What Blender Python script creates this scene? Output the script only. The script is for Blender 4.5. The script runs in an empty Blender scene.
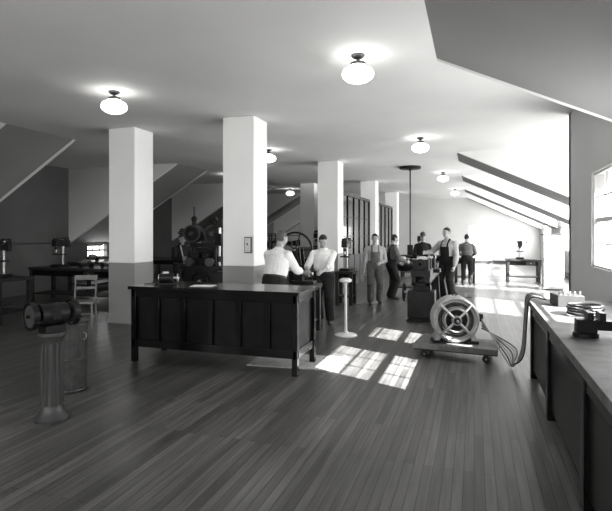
import bpy, bmesh, math, random
import numpy as np
from mathutils import Vector, Matrix, Euler
random.seed(4)
V=Vector
scene=bpy.context.scene
try: scene.view_settings.view_transform='Standard'
except Exception as e: print(e)

# ------------------------------------------------ materials
def mk(name,v,rough=.5,metal=0.,var=.15,scale=6.,bump=0.,bscale=40.,spec=.5):
    m=bpy.data.materials.new(name); m.use_nodes=True
    nt=m.node_tree; N=nt.nodes; L=nt.links
    p=N['Principled BSDF']
    tc=N.new('ShaderNodeTexCoord'); no=N.new('ShaderNodeTexNoise')
    no.inputs['Scale'].default_value=scale; no.inputs['Detail'].default_value=5
    L.new(tc.outputs['Object'],no.inputs['Vector'])
    cr=N.new('ShaderNodeValToRGB')
    a=v*(1-var); b=min(1,v*(1+var))
    cr.color_ramp.elements[0].position=.3; cr.color_ramp.elements[1].position=.7
    cr.color_ramp.elements[0].color=(a,a,a*.985,1); cr.color_ramp.elements[1].color=(b,b,b*.985,1)
    L.new(no.outputs['Fac'],cr.inputs['Fac']); L.new(cr.outputs['Color'],p.inputs['Base Color'])
    p.inputs['Roughness'].default_value=rough; p.inputs['Metallic'].default_value=metal
    p.inputs['Specular IOR Level'].default_value=spec
    if bump>0:
        n2=N.new('ShaderNodeTexNoise'); n2.inputs['Scale'].default_value=bscale; n2.inputs['Detail'].default_value=3
        L.new(tc.outputs['Object'],n2.inputs['Vector'])
        bp=N.new('ShaderNodeBump'); bp.inputs['Strength'].default_value=bump; bp.inputs['Distance'].default_value=.02
        L.new(n2.outputs['Fac'],bp.inputs['Height']); L.new(bp.outputs['Normal'],p.inputs['Normal'])
    return m
def emis(name,s):
    m=bpy.data.materials.new(name); m.use_nodes=True
    p=m.node_tree.nodes['Principled BSDF']
    p.inputs['Base Color'].default_value=(.9,.9,.88,1)
    p.inputs['Emission Color'].default_value=(1,.99,.97,1); p.inputs['Emission Strength'].default_value=s
    return m
M=dict(
 plaster=mk('plaster_white',.76,.75,var=.03,scale=1.2,bump=.05,bscale=25),
 colw=mk('column_white',.9,.6,var=.02,scale=1.5),
 colg=mk('column_grey_paint',.27,.5,var=.05,scale=2,spec=.3),
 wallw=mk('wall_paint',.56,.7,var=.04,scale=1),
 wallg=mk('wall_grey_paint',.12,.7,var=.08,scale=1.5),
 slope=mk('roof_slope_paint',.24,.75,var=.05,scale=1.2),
 trim=mk('trim_dark',.05,.5,spec=.3),
 black=mk('black_varnished_wood',.004,.22,var=.4,scale=5,spec=.2),
 blackp=mk('black_panel_wood',.007,.3,var=.4,scale=5,spec=.15),
 wood=mk('worn_wood',.1,.6,var=.35,scale=9,spec=.3),
 woodd=mk('dark_wood',.022,.5,var=.35,scale=9,spec=.25),
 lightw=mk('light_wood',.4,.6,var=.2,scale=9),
 midw=mk('chair_wood',.2,.6,var=.2,scale=9),
 iron=mk('cast_iron_black',.01,.45,.1,var=.4,scale=12,bump=.1,spec=.25),
 steel=mk('machined_steel',.45,.32,.9,var=.15,scale=12),
 galv=mk('galvanised_steel',.38,.4,.7,var=.2,scale=14),
 barrel=mk('barrel_steel',.08,.42,.7,var=.25,scale=14),
 grey=mk('grey_enamel',.28,.45,var=.15,scale=9),
 dgrey=mk('dark_grey_enamel',.04,.4,var=.15,scale=9),
 pale=mk('pale_enamel',.65,.5,var=.1,scale=9),
 paper=mk('paper',.8,.8,var=.04),
 cable=mk('rubber_cable',.02,.5),
 cableb=mk('braided_cable',.25,.6),
 skin=mk('skin',.36,.6,var=.08,scale=20,spec=.3),
 hair=mk('hair',.03,.6,var=.4,scale=60,bump=.4,bscale=120,spec=.2),
 hairg=mk('grey_hair',.1,.6,var=.4,scale=60,bump=.4,bscale=120,spec=.2),
 white=mk('white_shirt_cloth',.78,.85,var=.08,scale=6,bump=.9,bscale=11),
 shirtg=mk('grey_shirt_cloth',.36,.85,var=.1,scale=6,bump=.9,bscale=11,spec=.2),
 denim=mk('denim_cloth',.12,.85,var=.2,scale=10,bump=.9,bscale=13,spec=.1),
 denimd=mk('dark_cloth',.02,.85,var=.2,scale=10,bump=.9,bscale=13,spec=.1),
 shoe=mk('shoe_leather',.015,.4),
 eye=mk('eye_dark',.03,.3), lip=mk('lip',.2,.5),
 globe=emis('lamp_glass_lit',7.),
 glassd=mk('dark_glass',.02,.08),
 brass=mk('brass_dark',.1,.35,.8),
)

# ------------------------------------------------ builder
def frame_to(p0,p1):
    p0=V(p0);p1=V(p1); d=p1-p0
    q=d.to_track_quat('Z','Y')
    return Matrix.Translation((p0+p1)/2)@q.to_matrix().to_4x4(), d.length
class B:
    def __init__(s,name,loc=(0,0,0),rz=0,bevel=.004):
        s.name=name;s.loc=loc;s.rz=math.radians(rz);s.bm=bmesh.new();s.mats=[];s.bevel=bevel
    def mi(s,m):
        if m not in s.mats:s.mats.append(m)
        return s.mats.index(m)
    def _set(s,verts,m):
        i=s.mi(m)
        for f in {f for v in verts for f in v.link_faces}: f.material_index=i
    def box(s,c,size,m,rot=(0,0,0)):
        mt=Matrix.Translation(V(c))@Euler([math.radians(a) for a in rot]).to_matrix().to_4x4()@Matrix.Diagonal((*size,1))
        r=bmesh.ops.create_cube(s.bm,size=1,matrix=mt); s._set(r['verts'],m)
    def bx(s,x0,x1,y0,y1,z0,z1,m):
        s.box(((x0+x1)/2,(y0+y1)/2,(z0+z1)/2),(abs(x1-x0),abs(y1-y0),abs(z1-z0)),m)
    def cyl(s,p0,p1,r,m,r2=None,seg=20):
        mt,l=frame_to(p0,p1)
        q=bmesh.ops.create_cone(s.bm,cap_ends=True,segments=seg,radius1=r,radius2=r if r2 is None else r2,depth=l,matrix=mt)
        s._set(q['verts'],m)
    def ball(s,c,r,m,seg=16):
        if not hasattr(r,'__len__'): r=(r,r,r)
        q=bmesh.ops.create_uvsphere(s.bm,u_segments=seg,v_segments=seg//2+2,radius=1,matrix=Matrix.Translation(V(c))@Matrix.Diagonal((*r,1)))
        s._set(q['verts'],m)
    def _rings(s,rings,m,closed=False,caps=True):
        i=s.mi(m); vs=[[s.bm.verts.new(p) for p in r] for r in rings]
        n=len(vs[0]); K=len(vs)
        for k in range(K if closed else K-1):
            a=vs[k];b=vs[(k+1)%K]
            for j in range(n):
                try:
                    f=s.bm.faces.new((a[j],a[(j+1)%n],b[(j+1)%n],b[j])); f.material_index=i
                except ValueError: pass
        if caps and not closed:
            f=s.bm.faces.new(vs[0][::-1]); f.material_index=i
            f=s.bm.faces.new(vs[-1]); f.material_index=i
    def lathe(s,prof,m,c=(0,0,0),axis=(0,0,1),seg=28,ripple=0,nr=0,closed=False):
        q=V(axis).to_track_quat('Z','Y'); c=V(c); rings=[]
        for r,z in prof:
            r=max(r,.0005)
            rings.append([c+q@V((r*(1+ripple*(1 if (nr and (j*nr//seg)%2) else 0))*math.cos(2*math.pi*j/seg),
                                 r*(1+ripple*(1 if (nr and (j*nr//seg)%2) else 0))*math.sin(2*math.pi*j/seg),z)) for j in range(seg)])
        s._rings(rings,m,closed=closed)
    def torus(s,c,axis,R,r,m,seg=36,rs=10,flat=1.):
        q=V(axis).to_track_quat('Z','Y');c=V(c);rings=[]
        for k in range(seg):
            a=2*math.pi*k/seg
            rings.append([c+q@V(((R+r*math.cos(b))*math.cos(a),(R+r*math.cos(b))*math.sin(a),r*flat*math.sin(b))) for b in [2*math.pi*j/rs for j in range(rs)]])
        s._rings(rings,m,closed=True)
    def tube(s,pts,r,m,seg=8,smooth=6):
        P=[V(p) for p in pts]
        if smooth and len(P)>2:
            Q=[]
            for i in range(len(P)-1):
                p0=P[max(i-1,0)];p1=P[i];p2=P[i+1];p3=P[min(i+2,len(P)-1)]
                for k in range(smooth):
                    t=k/smooth
                    Q.append(.5*((2*p1)+(-p0+p2)*t+(2*p0-5*p1+4*p2-p3)*t*t+(-p0+3*p1-3*p2+p3)*t**3))
            Q.append(P[-1]);P=Q
        rings=[];up=V((0,0,1))
        for i,p in enumerate(P):
            t=(P[min(i+1,len(P)-1)]-P[max(i-1,0)]).normalized()
            sx=t.cross(up)
            if sx.length<.05: sx=t.cross(V((1,0,0)))
            sx.normalize(); sy=sx.cross(t)
            rings.append([p+sx*r*math.cos(2*math.pi*j/seg)+sy*r*math.sin(2*math.pi*j/seg) for j in range(seg)])
        s._rings(rings,m)
    def prism(s,poly,h,m):
        i=s.mi(m); h=V(h)
        a=[s.bm.verts.new(V(p)) for p in poly]; b=[s.bm.verts.new(V(p)+h) for p in poly]
        fs=[s.bm.faces.new(a[::-1]),s.bm.faces.new(b)]
        n=len(a)
        for j in range(n): fs.append(s.bm.faces.new((a[j],a[(j+1)%n],b[(j+1)%n],b[j])))
        for f in fs:f.material_index=i
    def done(s):
        bmesh.ops.recalc_face_normals(s.bm,faces=s.bm.faces)
        me=bpy.data.meshes.new(s.name); s.bm.to_mesh(me); s.bm.free()
        for m in s.mats: me.materials.append(M[m] if isinstance(m,str) else m)
        for p in me.polygons:p.use_smooth=True
        me.set_sharp_from_angle(angle=math.radians(32))
        o=bpy.data.objects.new(s.name,me); scene.collection.objects.link(o)
        o.location=s.loc;o.rotation_euler=(0,0,s.rz)
        if s.bevel:
            b=o.modifiers.new('bevel','BEVEL');b.width=s.bevel;b.segments=2;b.limit_method='ANGLE';b.angle_limit=math.radians(50)
        return o

# ------------------------------------------------ room
H=3.67; XR=-.4; TR=math.tan(math.radians(25)); XL=-8.0; TL=math.tan(math.radians(31))
XRW=3.4; XLW=-11.8; Y0=-3.; Y1=30.; XN=1.5; YN=9.4
zr=lambda x:H-(x-XR)*TR
zl=lambda x:H-(XL-x)*TL

fm=bpy.data.materials.new('strip_wood_floor'); fm.use_nodes=True
nt=fm.node_tree;N=nt.nodes;L=nt.links;p=N['Principled BSDF']
tc=N.new('ShaderNodeTexCoord');mp=N.new('ShaderNodeMapping');mp.inputs['Rotation'].default_value=(0,0,math.pi/2)
L.new(tc.outputs['Object'],mp.inputs['Vector'])
br=N.new('ShaderNodeTexBrick');L.new(mp.outputs['Vector'],br.inputs['Vector'])
br.inputs['Scale'].default_value=1;br.inputs['Brick Width'].default_value=1.9;br.inputs['Row Height'].default_value=.07
br.inputs['Mortar Size'].default_value=.003;br.inputs['Mortar Smooth'].default_value=.3;br.inputs['Bias'].default_value=0
br.inputs['Color1'].default_value=(.055,.054,.052,1);br.inputs['Color2'].default_value=(.115,.113,.11,1);br.inputs['Mortar'].default_value=(.012,.012,.012,1)
br.offset=.37;br.squash=1
n1=N.new('ShaderNodeTexNoise');n1.inputs['Scale'].default_value=.6;n1.inputs['Detail'].default_value=4;L.new(tc.outputs['Object'],n1.inputs['Vector'])
mp2=N.new('ShaderNodeMapping');mp2.inputs['Scale'].default_value=(30,1.5,1);L.new(tc.outputs['Object'],mp2.inputs['Vector'])
n2=N.new('ShaderNodeTexNoise');n2.inputs['Scale'].default_value=1;n2.inputs['Detail'].default_value=4;L.new(mp2.outputs['Vector'],n2.inputs['Vector'])
mr=N.new('ShaderNodeMapRange');mr.inputs['From Min'].default_value=.25;mr.inputs['From Max'].default_value=.75;mr.inputs['To Min'].default_value=.65;mr.inputs['To Max'].default_value=1.35
L.new(n1.outputs['Fac'],mr.inputs['Value'])
mr2=N.new('ShaderNodeMapRange');mr2.inputs['From Min'].default_value=.25;mr2.inputs['From Max'].default_value=.75;mr2.inputs['To Min'].default_value=.6;mr2.inputs['To Max'].default_value=1.4
L.new(n2.outputs['Fac'],mr2.inputs['Value'])
mu=N.new('ShaderNodeMath');mu.operation='MULTIPLY';L.new(mr.outputs[0],mu.inputs[0]);L.new(mr2.outputs[0],mu.inputs[1])
mx=N.new('ShaderNodeVectorMath');mx.operation='SCALE';L.new(br.outputs['Color'],mx.inputs[0]);L.new(mu.outputs[0],mx.inputs['Scale'])
L.new(mx.outputs[0],p.inputs['Base Color'])
mr3=N.new('ShaderNodeMapRange');mr3.inputs['From Min'].default_value=.2;mr3.inputs['From Max'].default_value=.8;mr3.inputs['To Min'].default_value=.24;mr3.inputs['To Max'].default_value=.4;L.new(n1.outputs['Fac'],mr3.inputs['Value'])
L.new(mr3.outputs[0],p.inputs['Roughness']);p.inputs['Specular IOR Level'].default_value=.4
bp=N.new('ShaderNodeBump');bp.inputs['Strength'].default_value=.3;bp.inputs['Distance'].default_value=.004
L.new(br.outputs['Fac'],bp.inputs['Height']);bp.invert=True;L.new(bp.outputs['Normal'],p.inputs['Normal'])
b=B('floor',bevel=0);b.bx(XLW-.3,XRW+.3,Y0-.3,Y1+.3,-.2,0,fm);b.done()

RD=[(5.9,13.0),(14.5,18.3),(20.1,23.9),(25.6,29.4)]
LD=[(2.9,7.0),(8.6,12.6),(14.2,18.2),(19.8,23.8),(25.4,29.4)]
b=B('ceiling',bevel=0)
b.bx(XL,XR,Y0,Y1,H,H+.2,'plaster')
def strips(ds):
    out=[];y=Y0
    for a,c in ds: out.append((y,a));y=c
    out.append((y,Y1));return out
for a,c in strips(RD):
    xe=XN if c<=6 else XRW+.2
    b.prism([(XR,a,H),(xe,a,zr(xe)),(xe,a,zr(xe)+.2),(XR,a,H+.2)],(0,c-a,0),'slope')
for i,(a,c) in enumerate(RD):
    b.bx(XR,XRW+.2,a,c,H,H+.2,'plaster')
    for y in (a,c):
        b.prism([(XR,y,H),(XRW,y,zr(XRW)),(XRW,y,H)],(0,(-.1 if y==c else .1),0),'plaster')
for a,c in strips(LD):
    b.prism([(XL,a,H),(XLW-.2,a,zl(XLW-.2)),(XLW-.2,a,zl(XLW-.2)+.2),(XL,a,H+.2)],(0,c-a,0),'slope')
for a,c in LD:
    b.bx(XLW-.2,XL,a,c,H,H+.2,'plaster')
    for y in (a,c):
        b.prism([(XL,y,H),(XLW,y,zl(XLW)),(XLW,y,H)],(0,(-.1 if y==c else .1),0),'plaster')
b.done()
wn=[0]
def window(x,ya,yb,za,zb,nx=3,nz=4,axis='x'):
    wn[0]+=1;b=B('window_%d'%wn[0],bevel=0)
    def bb(a0,a1,c0,c1,t=.03):
        if axis=='x': b.bx(x-t,x+t,a0,a1,c0,c1,'pale')
        else: b.bx(a0,a1,x-t,x+t,c0,c1,'pale')
    f=.03
    bb(ya,ya+f,za,zb,.05);bb(yb-f,yb,za,zb,.05);bb(ya,yb,za,za+f,.05);bb(ya,yb,zb-f,zb,.05)
    zm=(za+zb)/2;bb(ya,yb,zm-.028,zm+.028,.03)
    for i in range(1,nx):
        y=ya+(yb-ya)*i/nx;bb(y-.01,y+.01,za,zb,.012)
    for i in range(1,nz):
        z=za+(zb-za)*i/nz;bb(ya,yb,z-.01,z+.01,.012)
    b.done()
def area(loc,rot,sx,sy,p):
    l=bpy.data.lights.new('window_fill_light','AREA');l.shape='RECTANGLE';l.size=sx;l.size_y=sy;l.energy=p  # area lamp added at a window opening to strengthen the sky light
    o=bpy.data.objects.new('window_fill_light',l);scene.collection.objects.link(o);o.location=loc;o.rotation_euler=rot
hn=[(-1.2,1.0,1.3,2.4),(4.5,5.95,1.25,2.5),(6.25,7.7,1.25,2.5)]
b=B('wall_right_near',bevel=0)
y=Y0
for (a,c,d,e) in hn:
    b.bx(XN,XN+.16,y,a,0,2.83,'wallw');b.bx(XN,XN+.16,a,c,0,d,'wallw');b.bx(XN,XN+.16,a,c,e,2.83,'wallw');y=c
b.bx(XN,XN+.16,y,YN,0,2.83,'wallw')
b.bx(XN,XN+.16,5.9,YN,2.83,H,'wallw')
b.bx(XN,XRW+.2,YN-.16,YN,0,H,'wallw')
b.done()
for h in hn: window(XN+.08,*h)
rh=[(10.0,12.6,1.0,2.5)]+[(a+.5,c-.5,1.0,2.9) for a,c in RD[1:]]
b=B('wall_right',bevel=0);y=YN
for (a,c),h in zip([(YN,13.0)]+RD[1:],rh):
    if a>y: b.bx(XRW,XRW+.2,y,a,0,zr(XRW)+.05,'wallw')
    b.bx(XRW,XRW+.2,a,h[0],0,H,'wallw');b.bx(XRW,XRW+.2,h[1],c,0,H,'wallw')
    b.bx(XRW,XRW+.2,h[0],h[1],0,h[2],'wallw');b.bx(XRW,XRW+.2,h[0],h[1],h[3],H,'wallw');y=c
b.bx(XRW,XRW+.2,y,Y1,0,zr(XRW)+.05,'wallw');b.done()
for h in rh: window(XRW+.1,*h,nx=4)
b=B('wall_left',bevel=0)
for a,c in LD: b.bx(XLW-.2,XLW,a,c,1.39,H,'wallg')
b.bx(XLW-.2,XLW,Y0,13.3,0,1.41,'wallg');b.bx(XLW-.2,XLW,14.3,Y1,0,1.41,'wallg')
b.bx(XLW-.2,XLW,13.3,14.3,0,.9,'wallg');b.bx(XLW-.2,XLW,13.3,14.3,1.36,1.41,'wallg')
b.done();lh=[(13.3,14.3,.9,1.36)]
for h in lh: window(XLW-.1,*h,nx=3,nz=2)
hb=[(-.3,.8,.95,2.1),(1.3,2.4,.95,2.0)]
b=B('wall_back',bevel=0)
x=XLW-.2
for a,c,d,e in hb:
    b.bx(x,a,Y1,Y1+.2,0,H+.2,'wallw');b.bx(a,c,Y1,Y1+.2,0,d,'wallw');b.bx(a,c,Y1,Y1+.2,e,H+.2,'wallw');x=c
b.bx(x,XRW+.2,Y1,Y1+.2,0,H+.2,'wallw');b.done()
for a,c,d,e in hb: window(Y1+.1,a,c,d,e,axis='y',nz=2)
b=B('wall_front',bevel=0)
hf=[(-9,-7),(-5.5,-3.5),(-2.6,-.6)]  # unseen windows behind the camera, added to let in fill light
x=XLW-.2
for a,c in hf:
    b.bx(x,a,Y0-.2,Y0,0,H,'wallw');b.bx(a,c,Y0-.2,Y0,0,1.7,'wallw');b.bx(a,c,Y0-.2,Y0,3.2,H,'wallw');x=c
b.bx(x,XRW+.2,Y0-.2,Y0,0,H,'wallw');b.done()
for a,c in hf: window(Y0-.1,a,c,1.7,3.2,axis='y')
b=B('baseboard_back',bevel=0);b.bx(XLW,XRW,Y1-.03,Y1,0,.18,'trim');b.done()
b=B('baseboard_right',bevel=0);b.bx(XRW-.03,XRW,YN,Y1-.03,0,.18,'trim');b.done()

def column(x,y,s=.58):
    b=B('structural_column',(x+s/2,y+s/2,0),bevel=.012);h=s/2
    b.bx(-h,h,-h,h,1.14,H,'colw');b.bx(-h-.004,h+.004,-h-.004,h+.004,0,1.14,'colg')
    b.bx(-h-.02,h+.02,-h-.02,h+.02,0,.16,'colg')
    b.done()
for y in (7.8,13.35,18.9,24.5): column(-4.08,y)
for y in (7.95,13.5,19.1,24.7): column(-6.56,y)
b=B('wall_switch_box',(-3.59,7.80,1.5),bevel=.003);b.box((0,-.025,0),(.13,.04,.27),'trim');b.box((0,-.05,0),(.1,.012,.24),'pale');b.cyl((0,-.05,0),(0,-.075,.03),.01,'trim');b.done()

def lamp(x,y,z=H):
    b=B('ceiling_globe_lamp',(x,y,z),bevel=0)
    b.lathe([(0,0),(.075,0),(.075,-.015),(.05,-.035),(.018,-.045),(.018,-.07)],'brass')
    b.lathe([(.018,-.06),(.05,-.075),(.085,-.09),(.09,-.12),(.085,-.125)],'brass')
    b.lathe([(.08,-.11),(.1,-.13),(.16,-.165),(.178,-.21),(.165,-.25),(.12,-.285),(.06,-.305),(0,-.31)],'globe')
    b.done()
for x,y in ((-1.1,-1),(-1.22,5.52),(-1.05,10.7),(-.95,17.0),(-.8,23.5)): lamp(x,y)  # first lamp is unseen behind the camera, added for fill
lamp(-4.6,-1);lamp(-4.76,5.88);lamp(-4.6,11.1);lamp(-7.6,1);lamp(-7.75,15.3);lamp(-7.75,21.2)  # first and fourth lamps are unseen, added for fill

b=B('glazed_partition',(0,0,0))
for ya,yb in ((14.6,18.85),(19.5,24.45)):
    x=-3.75
    b.bx(x-.03,x+.03,ya,yb,0,1.0,'woodd');b.bx(x-.04,x+.04,ya,yb,2.85,2.95,'black')
    n=5
    for i in range(n+1):
        y=ya+(yb-ya)*i/n;b.bx(x-.04,x+.04,y-.04,y+.04,0,2.9,'black')
    b.bx(x-.008,x+.008,ya,yb,1.,2.85,'glassd')
    for z in (1.6,2.2):b.bx(x-.02,x+.02,ya,yb,z-.015,z+.015,'black')
b.done()

# ------------------------------------------------ service counter
b=B('panelled_counter',(-3.145,6.03,0))
hx=1.165;hy=.375
b.bx(-hx-.03,hx+.03,-hy-.03,hy+.03,.955,1.0,'black')
b.bx(-hx+.04,hx-.04,-hy+.05,hy-.02,.24,.955,'blackp')
for sx in (-1,1):
    for sy in (-1,1):
        b.box((sx*(hx-.035),sy*(hy-.035),.4775),(.07,.07,.955),'black')
n=6
for yy,zz in ((-hy+.035,0),(hy-.035,0)):
    b.bx(-hx,hx,yy-.022,yy+.022,.86,.955,'black');b.bx(-hx,hx,yy-.022,yy+.022,.2,.3,'black')
for i in range(1,n):
    x=-hx+2*hx*i/n;b.bx(x-.035,x+.035,-hy+.013,-hy+.05,.3,.86,'black')
for sx in (-1,1):
    b.bx(sx*(hx-.035)-.02,sx*(hx-.035)+.02,-hy,hy,.86,.955,'black');b.bx(sx*(hx-.035)-.02,sx*(hx-.035)+.02,-hy,hy,.2,.3,'black')
b.done()
b=B('bench_magneto',(-3.98,6.0,1.0),20)
b.box((0,0,.01),(.3,.16,.02),'iron');b.cyl((-.1,0,.085),(.08,0,.085),.065,'iron');b.cyl((.08,0,.085),(.15,0,.085),.02,'steel')
b.cyl((-.12,0,.085),(-.1,0,.085),.05,'steel');b.torus((.14,0,.085),(1,0,0),.05,.01,'steel',seg=20,rs=6);b.box((-.02,0,.16),(.08,.06,.03),'steel')
b.tube([(-.1,.05,.03),(-.2,.08,.02),(-.25,0,.01),(-.3,-.05,.01)],.006,'cable');b.done()
b=B('paper_sheet',(-3.4,5.95,1.0),12,bevel=0);b.box((0,0,.003),(.3,.22,.004),'paper');b.done()
b=B('sun_patch_plate',(-2.2,6.35,0),4);b.box((0,0,.006),(1.2,.72,.012),'lightw');b.done()  # thin pale plate added to imitate a patch of sunlight on the floor

b=B('pedestal_stand',(-2.02,8.2,0))
b.lathe([(0,0),(.19,0),(.19,.015),(.16,.03),(.05,.05),(.025,.09),(.022,.85),(.03,.87),(.09,.89),(.1,.9),(.1,.93),(.07,.95),(0,.95)],'pale')
b.done()

b=B('wooden_dolly',(-.22,7.35,0),-6)
b.box((0,0,.17),(1.08,.66,.045),'wood')
for y in (-.25,.25): b.box((0,y,.125),(1.08,.07,.05),'woodd')
b.box((0,-.345,.165),(1.1,.03,.07),'wood')
for sx in (-.4,.4):
    for sy in (-.25,.25):
        b.box((sx,sy,.1),(.06,.05,.03),'iron');b.cyl((sx,sy-.02,.05),(sx,sy+.02,.05),.05,'iron');b.cyl((sx,sy-.03,.05),(sx,sy+.03,.05),.012,'steel')
        b.box((sx-.0,sy-.027,.075),(.03,.006,.06),'iron');b.box((sx,sy+.027,.075),(.03,.006,.06),'iron')
b.done()
b=B('electric_motor',(-.26,7.33,.193),12)
cz=.325;ax=(0,-1,0)
b.lathe([(.3,-.13),(.315,-.12),(.315,.12),(.3,.13),(.235,.13),(.235,-.13)],'grey',c=(0,0,cz),axis=ax,seg=48,closed=True)
b.torus((0,-.13,cz),ax,.285,.022,'galv',seg=48);b.torus((0,.13,cz),ax,.285,.022,'grey',seg=48)
b.torus((0,-.12,cz),ax,.225,.02,'woodd',seg=48)
b.lathe([(0,-.1),(.19,-.1),(.19,.1),(0,.1)],'iron',c=(0,0,cz),axis=ax,seg=40)
b.torus((0,-.1,cz),ax,.17,.015,'steel',seg=36)
for k in range(4):
    a=math.radians(45+90*k);dx=math.cos(a);dz=math.sin(a)
    b.tube([(dx*.06,-.19,cz+dz*.06),(dx*.17,-.185,cz+dz*.17),(dx*.285,-.14,cz+dz*.285)],.02,'galv')
b.torus((0,-.185,cz),ax,.155,.012,'galv',seg=36)
b.cyl((0,-.22,cz),(0,-.12,cz),.065,'galv',seg=24);b.cyl((0,-.235,cz),(0,-.22,cz),.045,'iron');b.cyl((0,-.29,cz),(0,.2,cz),.018,'steel')
for k in range(24):
    a=2*math.pi*k/24;b.box((math.cos(a)*.21,-.02,cz+math.sin(a)*.21),(.02,.2,.05),'steel',rot=(0,-math.degrees(a),0))
for sx in (-1,1):
    b.box((sx*.22,0,.02),(.16,.3,.04),'iron');b.box((sx*.235,0,.075),(.07,.24,.1),'grey',rot=(0,sx*-20,0))
b.box((.33,0,cz+.02),(.09,.12,.1),'iron');b.torus((0,0,cz+.34),(0,1,0),.03,.008,'iron',seg=18,rs=6)
b.done()
b=B('power_cables',bevel=0)
random.seed(9)
for i in range(6):
    o=i*.03
    mm='cable' if i%2 else 'cableb'
    b.tube([(.10,7.3+o,.53-.03*i),(.22,7.2+o,.34),(.36+.03*i,7.02,.12+.02*i),(.46,6.85-.05*i,.03+.02*i),(.55,6.72-.06*i,.28),(.58,6.65-.06*i,.72),(.6,6.55-.07*i,.97),(.75,6.45-.07*i,.97)],.009,mm,smooth=8)
b.done()

b=B('long_workbench',(0,0,0))
b.bx(.6,1.48,.2,6.6,.86,.92,'wood');b.bx(.66,.7,.25,6.55,.1,.86,'blackp')
for y in (.3,1.9,3.5,5.1,6.5):b.bx(.63,.72,y-.05,y+.05,0,.86,'black');b.bx(1.36,1.45,y-.05,y+.05,0,.86,'black')
b.bx(.66,1.4,6.5,6.55,.1,.86,'blackp')
b.bx(.64,.7,.25,6.55,.74,.86,'black')
b.done()
b=B('terminal_box',(.95,6.1,.92),8);b.box((0,0,.06),(.26,.3,.12),'dgrey')
for i in range(5):b.cyl((-.1+.05*i,-.1,.12),(-.1+.05*i,-.1,.16),.012,'steel')
b.done()
b=B('cable_coil',(1.0,5.4,.92))
for i in range(4):b.torus((0,0,.02+.025*i),(0,0,1),.15-.008*(i%2),.013,'cable',seg=30,rs=6)
b.done()
b=B('bench_vise',(.8,4.3,.92),90)
b.cyl((0,0,0),(0,0,.03),.09,'iron');b.box((0,0,.08),(.1,.14,.1),'iron');b.box((0,-.02,.16),(.16,.04,.06),'iron');b.box((0,-.1,.16),(.16,.04,.06),'iron')
b.box((0,-.14,.09),(.07,.16,.07),'iron');b.cyl((0,-.3,.09),(0,-.1,.09),.014,'steel');b.cyl((-.1,-.29,.09),(.1,-.29,.09),.008,'steel');b.done()
b=B('toolbox',(1.15,3.4,.92));b.box((0,0,.1),(.24,.5,.2),'iron');b.box((0,0,.215),(.25,.51,.03),'grey');b.tube([(0,-.12,.23),(0,-.1,.28),(0,.1,.28),(0,.12,.23)],.008,'steel');b.done()

def can(x,y,r,h):
    b=B('corrugated_ash_can',(x,y,0),bevel=0)
    b.lathe([(0,0),(r*.9,0),(r*.92,.03)],'barrel');b.lathe([(r*.9,.02),(r*.93,h*.3),(r*.96,h*.6),(r*.97,h*.9)],'barrel',seg=96,ripple=.045,nr=48)
    for z in (.03,h*.45,h*.9):b.torus((0,0,z),(0,0,1),r*1.0,.012,'barrel',rs=8)
    b.lathe([(r*1.04,h*.9),(r*1.05,h*.93),(r*.9,h*.96),(r*.4,h),(0,h+.005)],'barrel')
    b.tube([(-.06,0,h),(-.05,0,h+.04),(.05,0,h+.04),(.06,0,h)],.008,'steel')
    for s in (-1,1):b.torus((s*r*1.03,0,h*.75),(0,1,0),.04,.006,'steel',seg=16,rs=6)
    b.done()
can(-4.16,4.42,.18,.8)
b=B('pedestal_grinder',(-3.66,3.68,0),70)
b.lathe([(0,0),(.15,0),(.15,.03),(.13,.05),(.1,.09),(.085,.14),(.085,.7),(.1,.74),(.12,.77),(.12,.8),(0,.8)],'dgrey')
for k in range(12):
    a=2*math.pi*k/12;b.cyl((math.cos(a)*.086,math.sin(a)*.086,.14),(math.cos(a)*.086,math.sin(a)*.086,.7),.012,'dgrey',seg=8)
b.box((0,0,.83),(.18,.16,.07),'iron')
b.cyl((-.12,0,.96),(.12,0,.96),.1,'iron',seg=28)
for s in (-1,1):
    b.cyl((s*.12,0,.96),(s*.16,0,.96),.055,'iron');b.cyl((s*.17,0,.96),(s*.2,0,.96),.1,'dgrey',seg=32)
    b.lathe([(.115,-.025),(.125,-.025),(.125,.025),(.115,.025)],'iron',c=(s*.185,0,.96),axis=(1,0,0),closed=True);b.box((s*.185,-.14,.92),(.05,.05,.012),'iron')
    b.cyl((s*.12,0,.96),(s*.23,0,.96),.013,'iron')
b.box((0,-.08,.96),(.08,.05,.08),'iron')
b.done()

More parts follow.
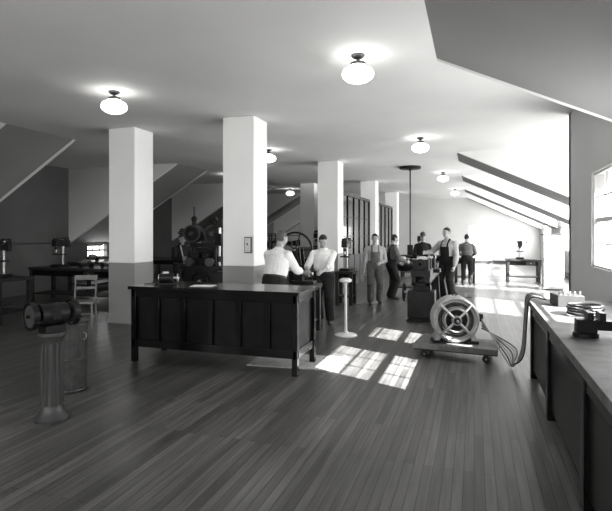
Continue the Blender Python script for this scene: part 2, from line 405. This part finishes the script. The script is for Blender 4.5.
def chair(x,y,rz,m='lightw'):
    b=B('wooden_chair',(x,y,0),rz)
    b.box((0,0,.45),(.42,.4,.03),m)
    for sx in(-.18,.18):
        b.cyl((sx*1.08,-.19,0),(sx,-.17,.44),.018,m,seg=10);b.cyl((sx*1.08,.21,0),(sx,.17,.45),.018,m,seg=10);b.cyl((sx,.17,.45),(sx,.24,.9),.017,m,seg=10)
        b.cyl((sx,-.18,.2),(sx,.19,.2),.011,m,seg=8)
    b.cyl((-.18,-.18,.25),(.18,-.18,.25),.011,m,seg=8);b.box((0,.235,.87),(.4,.025,.09),m);b.box((0,.21,.68),(.36,.02,.05),m)
    b.done()
chair(-6.75,7.5,30,'midw')
def worktable(x,y,w,d,h,rz=0,name='workbench',drawer=True):
    b=B(name,(x,y,0),rz)
    b.box((0,0,h-.03),(w,d,.06),'woodd')
    for sx in(-1,1):
        for sy in(-1,1):b.box((sx*(w/2-.06),sy*(d/2-.06),(h-.06)/2),(.08,.08,h-.06),'woodd')
    b.box((0,0,.2),(w-.1,d-.1,.03),'woodd');b.box((0,-d/2+.05,h-.13),(w-.1,.03,.14),'black')
    if drawer:
        b.box((w*.2,-d/2+.03,h-.13),(.3,.02,.1),'woodd');b.cyl((w*.2,-d/2,h-.13),(w*.2,-d/2+.03,h-.13),.015,'steel')
    b.done()
worktable(-9.2,10.2,2.6,.8,.85);worktable(-9.3,7.4,2.2,.8,.85);worktable(-9.3,15.,2.6,.8,.85)
worktable(-10.9,12.9,.8,2.0,.85)
def press(x,y,z,rz=0,h=.9,name='bench_drill_press'):
    b=B(name,(x,y,z),rz)
    b.box((0,0,.03),(.24,.36,.06),'iron');b.cyl((0,.1,0),(0,.1,h),.03,'steel');b.box((0,-.02,h*.45),(.22,.24,.03),'iron')
    b.box((0,-.02,h*.85),(.13,.34,.16),'iron');b.cyl((0,-.12,h*.52),(0,-.12,h*.8),.022,'steel');b.cyl((0,-.12,h*.62),(0,-.12,h*.72),.035,'iron')
    b.cyl((0,.18,h*.95),(0,.18,h*1.05),.09,'iron');b.cyl((0,-.12,h*.95),(0,-.12,h*1.03),.07,'iron');b.cyl((0,-.1,h*.85),(.2,-.2,h*.95),.01,'steel');b.ball((.2,-.2,h*.95),.02,'iron')
    b.cyl((0,.24,h*.7),(0,.24,h*.95),.07,'iron');b.done()
press(-9.9,10.2,.85,0,.7);press(-8.6,7.4,.85,20,.7);press(-8.9,15,.85)
def floor_press(x,y,rz=0,h=1.95):
    b=B('floor_drill_press',(x,y,0),rz)
    b.box((0,0,.04),(.42,.6,.08),'iron');b.cyl((0,.15,.08),(0,.15,h),.055,'iron');b.cyl((0,-.1,.86),(0,-.1,.9),.2,'iron',seg=28);b.box((0,.05,.85),(.12,.25,.08),'iron')
    b.box((0,-.02,h*.8),(.18,.46,.26),'iron');b.cyl((0,-.2,h*.52),(0,-.2,h*.95),.028,'steel');b.cyl((0,-.2,h*.56),(0,-.2,h*.62),.05,'iron')
    for i,r in enumerate((.15,.12,.09)):
        b.cyl((0,-.18,h*.93+.05*i),(0,-.18,h*.93+.05*i+.045),r,'iron',seg=24);b.cyl((0,.24,h*.93+.05*i),(0,.24,h*.93+.05*i+.045),.24-r,'iron',seg=24)
    b.torus((.16,-.1,h*.76),(1,0,0),.13,.013,'dgrey',seg=24,rs=8)
    for k in range(3):
        a=2*math.pi*k/3+.3;b.cyl((.16,-.1,h*.76),(.16,-.1+math.cos(a)*.13,h*.76+math.sin(a)*.13),.009,'dgrey',seg=8)
    b.cyl((.08,-.1,h*.76),(.18,-.1,h*.76),.022,'steel');b.cyl((0,.26,h*.55),(0,.26,h*.8),.1,'iron')
    b.done()
floor_press(-5.02,9.75,-15);floor_press(-7.35,11.9,20,1.8)
def armature(x,y,z,rz=0):
    b=B('motor_armature',(x,y,z),rz)
    b.box((-.16,0,.06),(.04,.12,.12),'iron');b.box((.16,0,.06),(.04,.12,.12),'iron')
    b.cyl((-.24,0,.13),(.24,0,.13),.015,'steel');b.cyl((-.1,0,.13),(.08,0,.13),.075,'steel');b.cyl((.09,0,.13),(.14,0,.13),.045,'brass')
    b.done()
armature(-9.,10.1,.85);armature(-8.5,10.3,.85,20);armature(-9.6,7.4,.85);armature(-9.5,15,.85);armature(-10.9,12.5,.85,80);armature(-10.8,13.3,.85,70)

b=B('twin_coil_winding_machine',(-5.85,10.3,0),8)
b.box((0,0,.06),(.95,.7,.12),'iron');b.box((0,0,.5),(.8,.5,.8),'iron')
b.box((0,0,.93),(.95,.6,.06),'iron')
for s in(-1,1):
    b.cyl((s*.25,0,.95),(s*.25,0,1.6),.055,'iron');b.cyl((s*.25,-.14,1.68),(s*.25,.14,1.68),.2,'iron',seg=28)
    b.torus((s*.25,-.15,1.68),(0,1,0),.18,.025,'dgrey');b.cyl((s*.25,-.22,1.68),(s*.25,-.14,1.68),.05,'dgrey')
    b.cyl((s*.25,0,1.85),(s*.25,0,1.98),.05,'iron');b.ball((s*.25,0,2.02),.07,'iron')
    b.cyl((s*.4,-.2,1.),(s*.47,-.28,1.45),.016,'steel');b.ball((s*.47,-.28,1.46),.03,'iron')
    b.cyl((s*.24,-.35,1.05),(s*.24,-.25,1.05),.1,'dgrey')
    b.cyl((s*.1,-.25,1.2),(s*.1,.1,1.2),.07,'iron')
b.box((0,0,1.42),(.66,.12,.1),'iron');b.cyl((-.25,.0,1.62),(-.25,.0,2.3),.018,'iron');b.torus((0,-.32,.62),(0,1,0),.2,.02,'iron');b.cyl((0,-.34,.62),(0,-.24,.62),.04,'steel')
b.box((0,.1,1.15),(.6,.2,.4),'iron')
for k in range(3):
    a=2*math.pi*k/3+.4;b.cyl((0,-.32,.62),(math.cos(a)*.2,-.32,.62+math.sin(a)*.2),.012,'iron',seg=8)
b.done()
def rack(x,y,w,h,rz=0):
    b=B('parts_shelf',(x,y,0),rz);d=.4
    for sx in(-1,1):
        for sy in(-1,1):b.box((sx*(w/2-.02),sy*(d/2-.02),h/2),(.04,.04,h),'woodd')
    n=4
    for i in range(n):
        z=.12+(h-.15)*i/(n-1);b.box((0,0,z),(w,d,.03),'woodd')
        if i<n-1:
            xx=-w/2+.1
            while xx<w/2-.1:
                ww=random.uniform(.1,.22);hh=random.uniform(.1,.28);b.box((xx+ww/2,0,z+.015+hh/2),(ww*.9,.28,hh),random.choice(['iron','woodd','grey','iron']));xx+=ww+.02
    b.done()
rack(-8.6,18.4,2.4,1.7);rack(-5.0,20.5,1.6,1.5);rack(-8.8,24,2.4,1.6);worktable(-5.2,16.3,1.4,.7,.85);press(-5.0,16.3,.85)
worktable(-7.6,13.,1.0,.7,.85);press(-7.6,13.,.85)

worktable(-2.78,8.3,.5,.55,.82,0,'machine_stand',False)
b=B('bench_lathe_head',(-2.78,8.3,.82));b.box((0,0,.03),(.4,.2,.06),'iron');b.box((-.08,0,.14),(.14,.14,.2),'iron');b.cyl((-.17,0,.18),(.16,0,.18),.03,'steel');b.cyl((-.2,0,.18),(-.16,0,.18),.09,'iron');b.cyl((.02,0,.18),(.1,0,.18),.06,'galv');b.done()
b=B('belt_flywheel_machine',(-3.42,9.85,0))
b.box((0,0,.04),(.5,.5,.08),'iron')
b.prism([(-.2,-.12,.08),(.2,-.12,.08),(.06,-.12,1.4),(-.06,-.12,1.4)],(0,.04,0),'iron');b.prism([(-.2,.1,.08),(.2,.1,.08),(.06,.1,1.4),(-.06,.1,1.4)],(0,.04,0),'iron')
b.cyl((0,-.25,1.36),(0,.2,1.36),.025,'steel');b.torus((0,-.2,1.36),(0,1,0),.35,.02,'iron',seg=48)
for k in range(5):
    a=2*math.pi*k/5;b.cyl((0,-.2,1.36),(math.cos(a)*.35,-.2,1.36+math.sin(a)*.35),.011,'iron',seg=8)
b.cyl((0,-.24,1.36),(0,-.16,1.36),.05,'iron');b.done()

b=B('metal_lathe',(-.95,11.1,0))
for y in(-1.2,1.1):
    b.prism([(-.3,y,0),(.3,y,0),(.2,y,.12),(.16,y,.72),(-.16,y,.72),(-.2,y,.12)],(0,.22,0),'iron')
b.bx(-.17,-.09,-1.4,1.4,.72,.88,'iron');b.bx(.09,.17,-1.4,1.4,.72,.88,'iron');b.bx(-.17,.17,-1.4,1.4,.72,.76,'iron')
b.bx(-.18,.18,-1.4,-.75,.88,1.0,'iron');b.bx(-.15,.15,-1.38,-1.26,1.,1.2,'iron');b.bx(-.15,.15,-.88,-.78,1.,1.2,'iron')
for i in range(3):b.cyl((0,-1.24+.12*i,1.12),(0,-1.13+.12*i,1.12),.13-.025*i,'steel',seg=28)
b.cyl((0,-1.5,1.12),(0,-.7,1.12),.03,'steel');b.cyl((0,-.76,1.12),(0,-.66,1.12),.11,'steel',seg=28);b.cyl((0,-1.5,1.12),(0,-1.42,1.12),.1,'iron')
b.bx(-.28,.28,-.3,.1,.88,.95,'iron');b.bx(-.24,-.2,-.3,.1,.6,.9,'iron');b.torus((-.3,-.1,.78),(1,0,0),.09,.012,'steel',seg=24,rs=8);b.cyl((-.3,-.1,.78),(-.2,-.1,.78),.02,'steel')
b.box((0,-.1,1.0),(.1,.14,.1),'steel');b.bx(-.1,.1,.8,1.15,.88,1.12,'iron');b.cyl((0,.6,1.12),(0,1.3,1.12),.035,'steel');b.torus((0,1.3,1.12),(0,1,0),.09,.012,'steel',seg=24,rs=8)
b.bx(-.25,.25,-1.35,-.9,.1,.6,'iron')
b.torus((-.34,-1.1,.55),(1,0,0),.16,.02,'iron',seg=28,rs=8);b.cyl((-.36,-1.1,.55),(-.24,-1.1,.55),.03,'steel')
b.done()
worktable(-2.9,11.8,.45,.5,.8,0,'machine_stand',False);press(-2.9,11.8,.8,0,.75)
worktable(-1.6,14.4,1.3,.7,.85);armature(-1.4,14.3,.85,10);armature(-1.9,14.3,.85,30)
worktable(1.6,19.,1.1,.7,.8);press(1.5,19.,.8,0,.6)
worktable(-1.9,20.,1.6,.7,.85);press(-2.,20,.85,0,.7)
worktable(-.3,18.3,.7,.6,.85,0)
chair(2.45,20.5,-40,'woodd')
b=B('storage_cabinet',(2.25,16.9,0));b.box((0,0,.83),(.55,.5,1.6),'pale');b.box((0,0,.03),(.5,.45,.06),'trim');b.box((-.135,-.256,.83),(.25,.012,1.5),'paper');b.box((.135,-.256,.83),(.25,.012,1.5),'paper');b.cyl((-.02,-.28,.85),(-.02,-.25,.85),.012,'steel');b.box((0,0,1.65),(.6,.55,.04),'trim');b.done()
b=B('ceiling_drop_pipe',(-1.8,15.3,0),bevel=0);b.lathe([(0,H),(.32,H),(.32,H-.05),(.3,H-.07),(.05,H-.08),(.03,H-.12)],'iron');b.cyl((0,0,H-.1),(0,0,1.0),.02,'iron');b.box((0,0,1.2),(.16,.1,.3),'iron');b.done()

# ------------------------------------------------ people
def ik(S,T,a,bl,pole):
    v=T-S;Lr=min(v.length,a+bl-.004);d=v.normalized()
    c=(a*a+Lr*Lr-bl*bl)/(2*a*Lr);c=max(-1,min(1,c));s=math.sqrt(1-c*c)
    pp=pole-d*pole.dot(d);pp.normalize()
    return S+d*a*c+pp*a*s, S+d*Lr
def person(name,loc,yaw,lean=0,hands=((-.3,-.05,.78),(.3,-.05,.78)),feet=((-.11,0,0),(.11,0,0)),scale=1.,pelvis=(0,0,.94),
           head=(0,0),top='white',bottom='denimd',style='shirt',rolled=False,hair='hair',elbow=None,twist=0,curl=35,hat=False,g=1.12):
    bm=bmesh.new(); segs=[]
    def loft(pts,radii,side,n=14):
        P=[V(q) for q in pts];R=[(r,r) if not hasattr(r,'__len__') else r for r in radii];rings=[]
        t0=(P[1]-P[0]).normalized();t1=(P[-1]-P[-2]).normalized()
        e0=min(R[0]);e1=min(R[-1])
        P=[P[0]-t0*e0*.6]+P+[P[-1]+t1*e1*.6];R=[(R[0][0]*.5,R[0][1]*.5)]+R+[(R[-1][0]*.5,R[-1][1]*.5)]
        for i,q in enumerate(P):
            t=(P[min(i+1,len(P)-1)]-P[max(i-1,0)]).normalized();sx=V(side)-t*V(side).dot(t)
            if sx.length<.05:sx=V((0,1,0))-t*t.y
            sx.normalize();sy=t.cross(sx)
            rings.append([bm.verts.new(q+sx*R[i][0]*math.cos(2*math.pi*j/n)+sy*R[i][1]*math.sin(2*math.pi*j/n)) for j in range(n)])
        for k in range(len(rings)-1):
            for j in range(n):bm.faces.new((rings[k][j],rings[k][(j+1)%n],rings[k+1][(j+1)%n],rings[k+1][j]))
        bm.faces.new(rings[0][::-1]);bm.faces.new(rings[-1])
    def ball(c,r,rot=None):
        mt=Matrix.Translation(V(c))@(rot.to_4x4() if rot else Matrix.Identity(4))@Matrix.Diagonal((*r,1))
        bmesh.ops.create_uvsphere(bm,u_segments=16,v_segments=12,radius=1,matrix=mt)
    def seg(a,c,r0,r1,lab):segs.append((V(a),V(c),r0,r1,lab))
    PV=V(pelvis)
    TM=Matrix.Rotation(math.radians(lean),3,'X')@Matrix.Rotation(math.radians(twist),3,'Z')
    TT=lambda q:PV+TM@V(q)
    prof=[(-.09,.150,.105,0),(0,.165,.12,.0),(.08,.155,.115,0),(.13,.162,.12,-.005),(.22,.162,.116,-.008),(.32,.172,.118,-.01),(.4,.165,.108,-.005),(.45,.14,.085,.0),(.49,.085,.065,0),(.515,.062,.06,0)]
    gg=lambda z:g if z<.42 else 1+(g-1)*.4
    loft([TT((0,y,z)) for z,_,_,y in prof],[(a*gg(z),c*gg(z)) for z,a,c,_ in prof],TM@V((1,0,0)),20)
    for x in(-.07,0,.07):seg(TT((x,0,-.05)),TT((x,0,.45)),.1,.1,'torso')
    loft([TT((0,.005,.45)),TT((0,-.008,.58))],[.06,.057],(1,0,0));seg(TT((0,0,.5)),TT((0,-.008,.59)),.057,.057,'neck')
    loft([TT((0,.0,.475)),TT((0,-.002,.515))],[.078,.067],(1,0,0))
    HM=TM@Matrix.Rotation(math.radians(-lean*.5),3,'X')@Matrix.Rotation(math.radians(head[1]),3,'Z')@Matrix.Rotation(math.radians(head[0]),3,'X')
    HJ=TT((0,-.005,.575));HC=HJ+HM@V((0,-.012,.088))
    h=lambda q:HC+HM@V(q)
    ball(h((0,.008,.015)),(.077,.096,.098),HM);ball(h((0,-.028,-.052)),(.06,.06,.056),HM);ball(h((0,-.06,-.086)),(.03,.024,.02),HM)
    ball(h((0,-.073,.032)),(.052,.02,.012),HM)
    loft([h((0,-.086,.02)),h((0,-.098,0)),h((0,-.106,-.02))],[.009,.011,.014],(1,0,0),8)
    ball(h((0,-.084,-.05)),(.028,.012,.008),HM)
    for s in(-1,1):
        ball(h((s*.08,.012,-.005)),(.01,.02,.03),HM);ball(h((s*.038,-.062,-.024)),(.026,.02,.026),HM)
    ball(h((0,.02,.028)),(.083,.098,.096),HM)
    seg(HC,HC,.09,.09,'head');seg(h((0,-.03,-.065)),h((0,-.03,-.065)),.06,.06,'head')
    if hat:
        loft([h((0,.01,.08)),h((0,.0,.125))],[(.09,.105),(.085,.1)],HM@V((1,0,0)),18);ball(h((0,-.1,.085)),(.07,.05,.008),HM)
        seg(h((0,0,.12)),h((0,0,.12)),.1,.1,'hat');seg(h((0,-.12,.09)),h((0,-.12,.09)),.03,.03,'hat')
    for i,s in enumerate((-1,1)):
        S=TT((s*.185,0,.395));T=V(hands[i])
        pole=V(elbow[i]) if elbow else V((s*.5,.6,-.5))
        E,W=ik(S,T,.29,.255,pole)
        ball(S,(.062*g,.062*g,.06*g));loft([TT((s*.06,0,.445)),TT((s*.13,0,.425)),S],[.05,.056,.06],(0,1,0))
        loft([S,S.lerp(E,.5),E],[.061*g,.057*g,.051*g],(1,0,0))
        fr=[.05*g,.05*g,.037] if not rolled else [.042,.038,.027]
        ball(E,(.05*g,)*3)
        loft([E,E.lerp(W,.5),W],fr,(1,0,0))
        seg(S,E,.06,.048,'sleeve');seg(TT((s*.12,0,.42)),S,.062,.062,'sleeve')
        if rolled:
            seg(E,E.lerp(W,.18),.056,.054,'sleeve');loft([E,E.lerp(W,.16)],[.056,.056],(1,0,0));seg(E.lerp(W,.22),W,.035,.027,'skin')
        else: seg(E,W,.046,.036,'sleeve')
        d=(W-E).normalized();inw=V((-s,-.3,0));n_=inw-d*inw.dot(d)
        if n_.length<.1:n_=V((0,0,-1))
        n_.normalize();sd=d.cross(n_).normalized()
        if sd.z<0 and abs(d.z)<.8: sd=-sd
        if abs(d.z)>=.8 and sd.y>0: sd=-sd
        pc=W+d*.085
        loft([W-d*.01,W+d*.03,pc],[(.027,.02),(.036,.018),(.042,.015)],sd,12)
        seg(W,pc,.03,.035,'skin')
        for k in range(4):
            off=(1.5-k)*.0215;ln=(.072,.08,.074,.058)[k];q=pc+sd*off;dd=d.copy();pts=[q-d*.02]
            pts.append(q)
            for j in range(3):
                r1=Matrix.Rotation(math.radians(curl),3,sd)@dd;r2=Matrix.Rotation(math.radians(-curl),3,sd)@dd
                dd=r1 if r1.dot(n_)>r2.dot(n_) else r2
                q=q+dd*ln*(.45,.32,.25)[j];pts.append(q)
            loft(pts,[.0095,.0095,.009,.0085,.0075],n_,8)
            seg(pts[0],pts[2],.012,.012,'skin');seg(pts[2],pts[-1],.012,.012,'skin')
        tb=W+d*.03+sd*.03;t1=tb+(d*.6+sd*.7+n_*.3).normalized()*.038;t2=t1+(d*.85+sd*.2+n_*.4).normalized()*.035
        loft([tb-sd*.012,tb,t1,t2],[.013,.013,.011,.009],n_,8);seg(tb,t1,.013,.012,'skin');seg(t1,t2,.012,.01,'skin')
    for i,s in enumerate((-1,1)):
        F=V(feet[i]);Hh=TT((s*.09,0,-.04));A=F+V((0,.02,.085))
        Kn,A2=ik(Hh,A,.435,.43,V((s*.1,-1,0)))
        loft([TT((s*.085,0,.02)),Hh,Hh.lerp(Kn,.5),Kn,Kn.lerp(A2,.45),A2+V((0,0,.0))],[.09*g,.096*g,.083*g,.07*g,.066*g,.064*g],(1,0,0),16)
        seg(Hh,Kn,.095,.066,'leg');seg(Kn,A2,.07,.068,'leg')
        loft([F+V((0,.055,.045)),F+V((0,0,.045)),F+V((s*.012,-.09,.036)),F+V((s*.018,-.165,.03))],[(.036,.042),(.042,.044),(.047,.034),(.036,.024)],(1,0,0),14)
        seg(F+V((0,.06,.03)),F+V((s*.018,-.17,.022)),.042,.036,'shoe')
    me=bpy.data.meshes.new(name);bmesh.ops.recalc_face_normals(bm,faces=bm.faces);bm.to_mesh(me);bm.free()
    ob=bpy.data.objects.new(name+'_tmp',me);scene.collection.objects.link(ob)
    r=ob.modifiers.new('r','REMESH');r.mode='VOXEL';r.voxel_size=.0075;r.use_smooth_shade=True
    sm=ob.modifiers.new('s','SMOOTH');sm.factor=.5;sm.iterations=2
    dg=bpy.context.evaluated_depsgraph_get();me2=bpy.data.meshes.new_from_object(ob.evaluated_get(dg));bpy.data.objects.remove(ob)
    mats=[top,bottom,'skin',hair,'shoe','eye','lip','trim']
    for k in mats:me2.materials.append(M[k])
    n=len(me2.polygons);C=np.empty(n*3);me2.polygons.foreach_get('center',C);C=C.reshape(-1,3)
    best=np.full(n,9.);lab=np.zeros(n,int)
    for k,(a,c,r0,r1,l) in enumerate(segs):
        a=np.array(a);c=np.array(c);d=c-a;dd=d.dot(d)
        t=np.zeros(n) if dd<1e-9 else np.clip((C-a)@d/dd,0,1)
        D=np.linalg.norm(C-(a+t[:,None]*d),axis=1)-(r0+(r1-r0)*t)
        w=D<best;best[w]=D[w];lab[w]=k
    LB=np.array([s_[4] for s_ in segs])[lab]
    Tl=(C-np.array(PV))@np.array(TM)
    Hl=(C-np.array(HC))@np.array(HM)
    mi=np.zeros(n,int)
    mi[LB=='sleeve']=0;mi[LB=='skin']=2;mi[LB=='shoe']=4;mi[LB=='leg']=1;mi[LB=='hat']=7
    to=LB=='torso';x,y,z=Tl[:,0],Tl[:,1],Tl[:,2]
    mi[to]=0;mi[to&(z<.06)]=1;mi[to&(z>.515)]=2;mi[(LB=='neck')]=2;mi[(LB=='neck')&(z<.52)]=0
    mi[to&(z>.045)&(z<.075)]=4
    if style=='overalls':
        mi[to&(z<.12)]=1;mi[to&(y<0)&(abs(x)<.115)&(z<.34)]=1;mi[to&(y>0)&(abs(x)<.16-.35*(z-.1))&(z<.3)]=1
        mi[(to|(LB=='sleeve'))&(abs(x)>.062)&(abs(x)<.1)&(z>.3)&(z<.56)]=1
    hd=LB=='head';hx,hy,hz=Hl[:,0],Hl[:,1],Hl[:,2]
    mi[hd]=2;mi[hd&((hz>.07-.02*(hy>-.05))|((hy>.02)&(hz>-.055)&(abs(hx)<.085))|((hy>-.02)&(hz>.02)&(abs(hx)>.06)))&~((abs(hx)>.081)&(hz<.03))]=3
    me2.polygons.foreach_set('material_index',mi.astype(np.int32));me2.polygons.foreach_set('use_smooth',np.ones(n,bool))
    b2=bmesh.new();b2.from_mesh(me2)
    def add(c,rr,mi_):
        q=bmesh.ops.create_uvsphere(b2,u_segments=10,v_segments=8,radius=1,matrix=Matrix.Translation(c)@HM.to_4x4()@Matrix.Diagonal((*rr,1)))
        for f in {f for v in q['verts'] for f in v.link_faces}:f.material_index=mi_;f.smooth=True
    for s in(-1,1):
        add(h((s*.031,-.084,.008)),(.009,.006,.005),5);add(h((s*.032,-.09,.031)),(.017,.005,.003),3)
    add(h((0,-.0945,-.052)),(.018,.004,.003),5)
    b2.to_mesh(me2);b2.free();me2.name=name
    o=bpy.data.objects.new(name,me2);scene.collection.objects.link(o)
    o.location=loc;o.rotation_euler=(0,0,math.radians(yaw));o.scale=(scale,)*3
    return o
person('man_in_white_shirt',(-2.97,7.4,0),165,lean=14,hands=((-.16,-.5,1.05),(.16,-.48,1.08)),feet=((-.12,.05,0),(.12,-.1,0)),head=(14,-15),top='white',bottom='denimd',hair='hairg',scale=1.02,g=1.28)
person('man_in_white_shirt',(-2.7,9.25,0),5,lean=8,hands=((-.24,-.42,1.04),(.05,-.46,1.02)),feet=((-.1,.05,0),(.13,-.08,0)),head=(25,10),top='white',bottom='denimd',rolled=True,scale=.98,g=1.28)
person('man_in_overalls',(-2.28,12.2,0),15,lean=2,hands=((-.27,-.12,.8),(.12,-.22,1.0)),head=(8,-10),top='shirtg',bottom='denim',style='overalls',rolled=True,scale=.98,g=1.22)
person('man_in_overalls',(-2.02,13.1,0),120,lean=6,hands=((-.2,-.35,1.0),(.2,-.3,.95)),head=(12,0),top='denim',bottom='denimd',style='overalls',scale=.97,g=1.2)
person('man_in_overalls',(-.62,13.2,0),-28,lean=4,hands=((-.42,-.3,1.12),(.26,-.16,.82)),head=(4,-8),top='shirtg',bottom='denimd',style='overalls',scale=1.07,feet=((-.13,0,0),(.14,-.05,0)),g=1.3)
person('man_in_dark_clothes',(-1.5,16.0,0),10,lean=4,hands=((-.2,-.3,1.0),(.2,-.3,1.0)),head=(12,0),top='denimd',bottom='denimd',scale=.98,hat=True,g=1.2)
person('man_in_dark_clothes',(-.22,17.35,0),180,lean=6,hands=((-.2,-.36,1.0),(.2,-.36,1.0)),head=(15,0),top='denim',bottom='denimd',scale=.97)
person('man_in_dark_clothes',(-6.8,10.8,0),60,lean=6,hands=((-.16,-.42,1.1),(.16,-.4,1.05)),head=(12,0),top='denimd',bottom='denimd',scale=.98)

# ------------------------------------------------ lights
sd=V((-1,.45,-.7)).normalized()
l=bpy.data.lights.new('sun','SUN');l.energy=66;l.angle=math.radians(.5)
o=bpy.data.objects.new('sun',l);scene.collection.objects.link(o);o.rotation_euler=sd.to_track_quat('-Z','Y').to_euler();o.location=(8,0,8)
R90=math.radians(90)
def ax_(x,ya,yb,za,zb,p,sgn):
    area((x,(ya+yb)/2,(za+zb)/2),(0,R90 if sgn<0 else -R90,0),zb-za,yb-ya,p)
for h_ in hn: ax_(XN-.02,*h_,50,-1)
ax_(XRW-.02,*rh[0],220,-1)
for h_ in rh[1:]: ax_(XRW-.02,*h_,330,-1)
for h_ in lh: ax_(XLW+.02,*h_,8,1)
for a,c in hf: area(((a+c)/2,Y0+.02,2.45),(R90,0,0),c-a,1.5,85)  # fill lamps for the added windows behind the camera
w=bpy.data.worlds.new('world');scene.world=w;w.use_nodes=True
nt=w.node_tree;sk=nt.nodes.new('ShaderNodeTexSky');sk.sky_type='NISHITA';sk.sun_disc=False;sk.sun_elevation=math.radians(35)
bw=nt.nodes.new('ShaderNodeRGBToBW');nt.links.new(sk.outputs[0],bw.inputs[0]);nt.links.new(bw.outputs[0],nt.nodes['Background'].inputs['Color']);nt.nodes['Background'].inputs['Strength'].default_value=.7

# ------------------------------------------------ camera
c=bpy.data.cameras.new('camera');o=bpy.data.objects.new('camera',c);scene.collection.objects.link(o);scene.camera=o
c.sensor_width=36;c.lens=508/612*36;c.clip_end=200
o.location=(0,0,1.7);o.rotation_euler=(R90,0,math.radians(18.3))
c.shift_y=-(255.5-233)/612
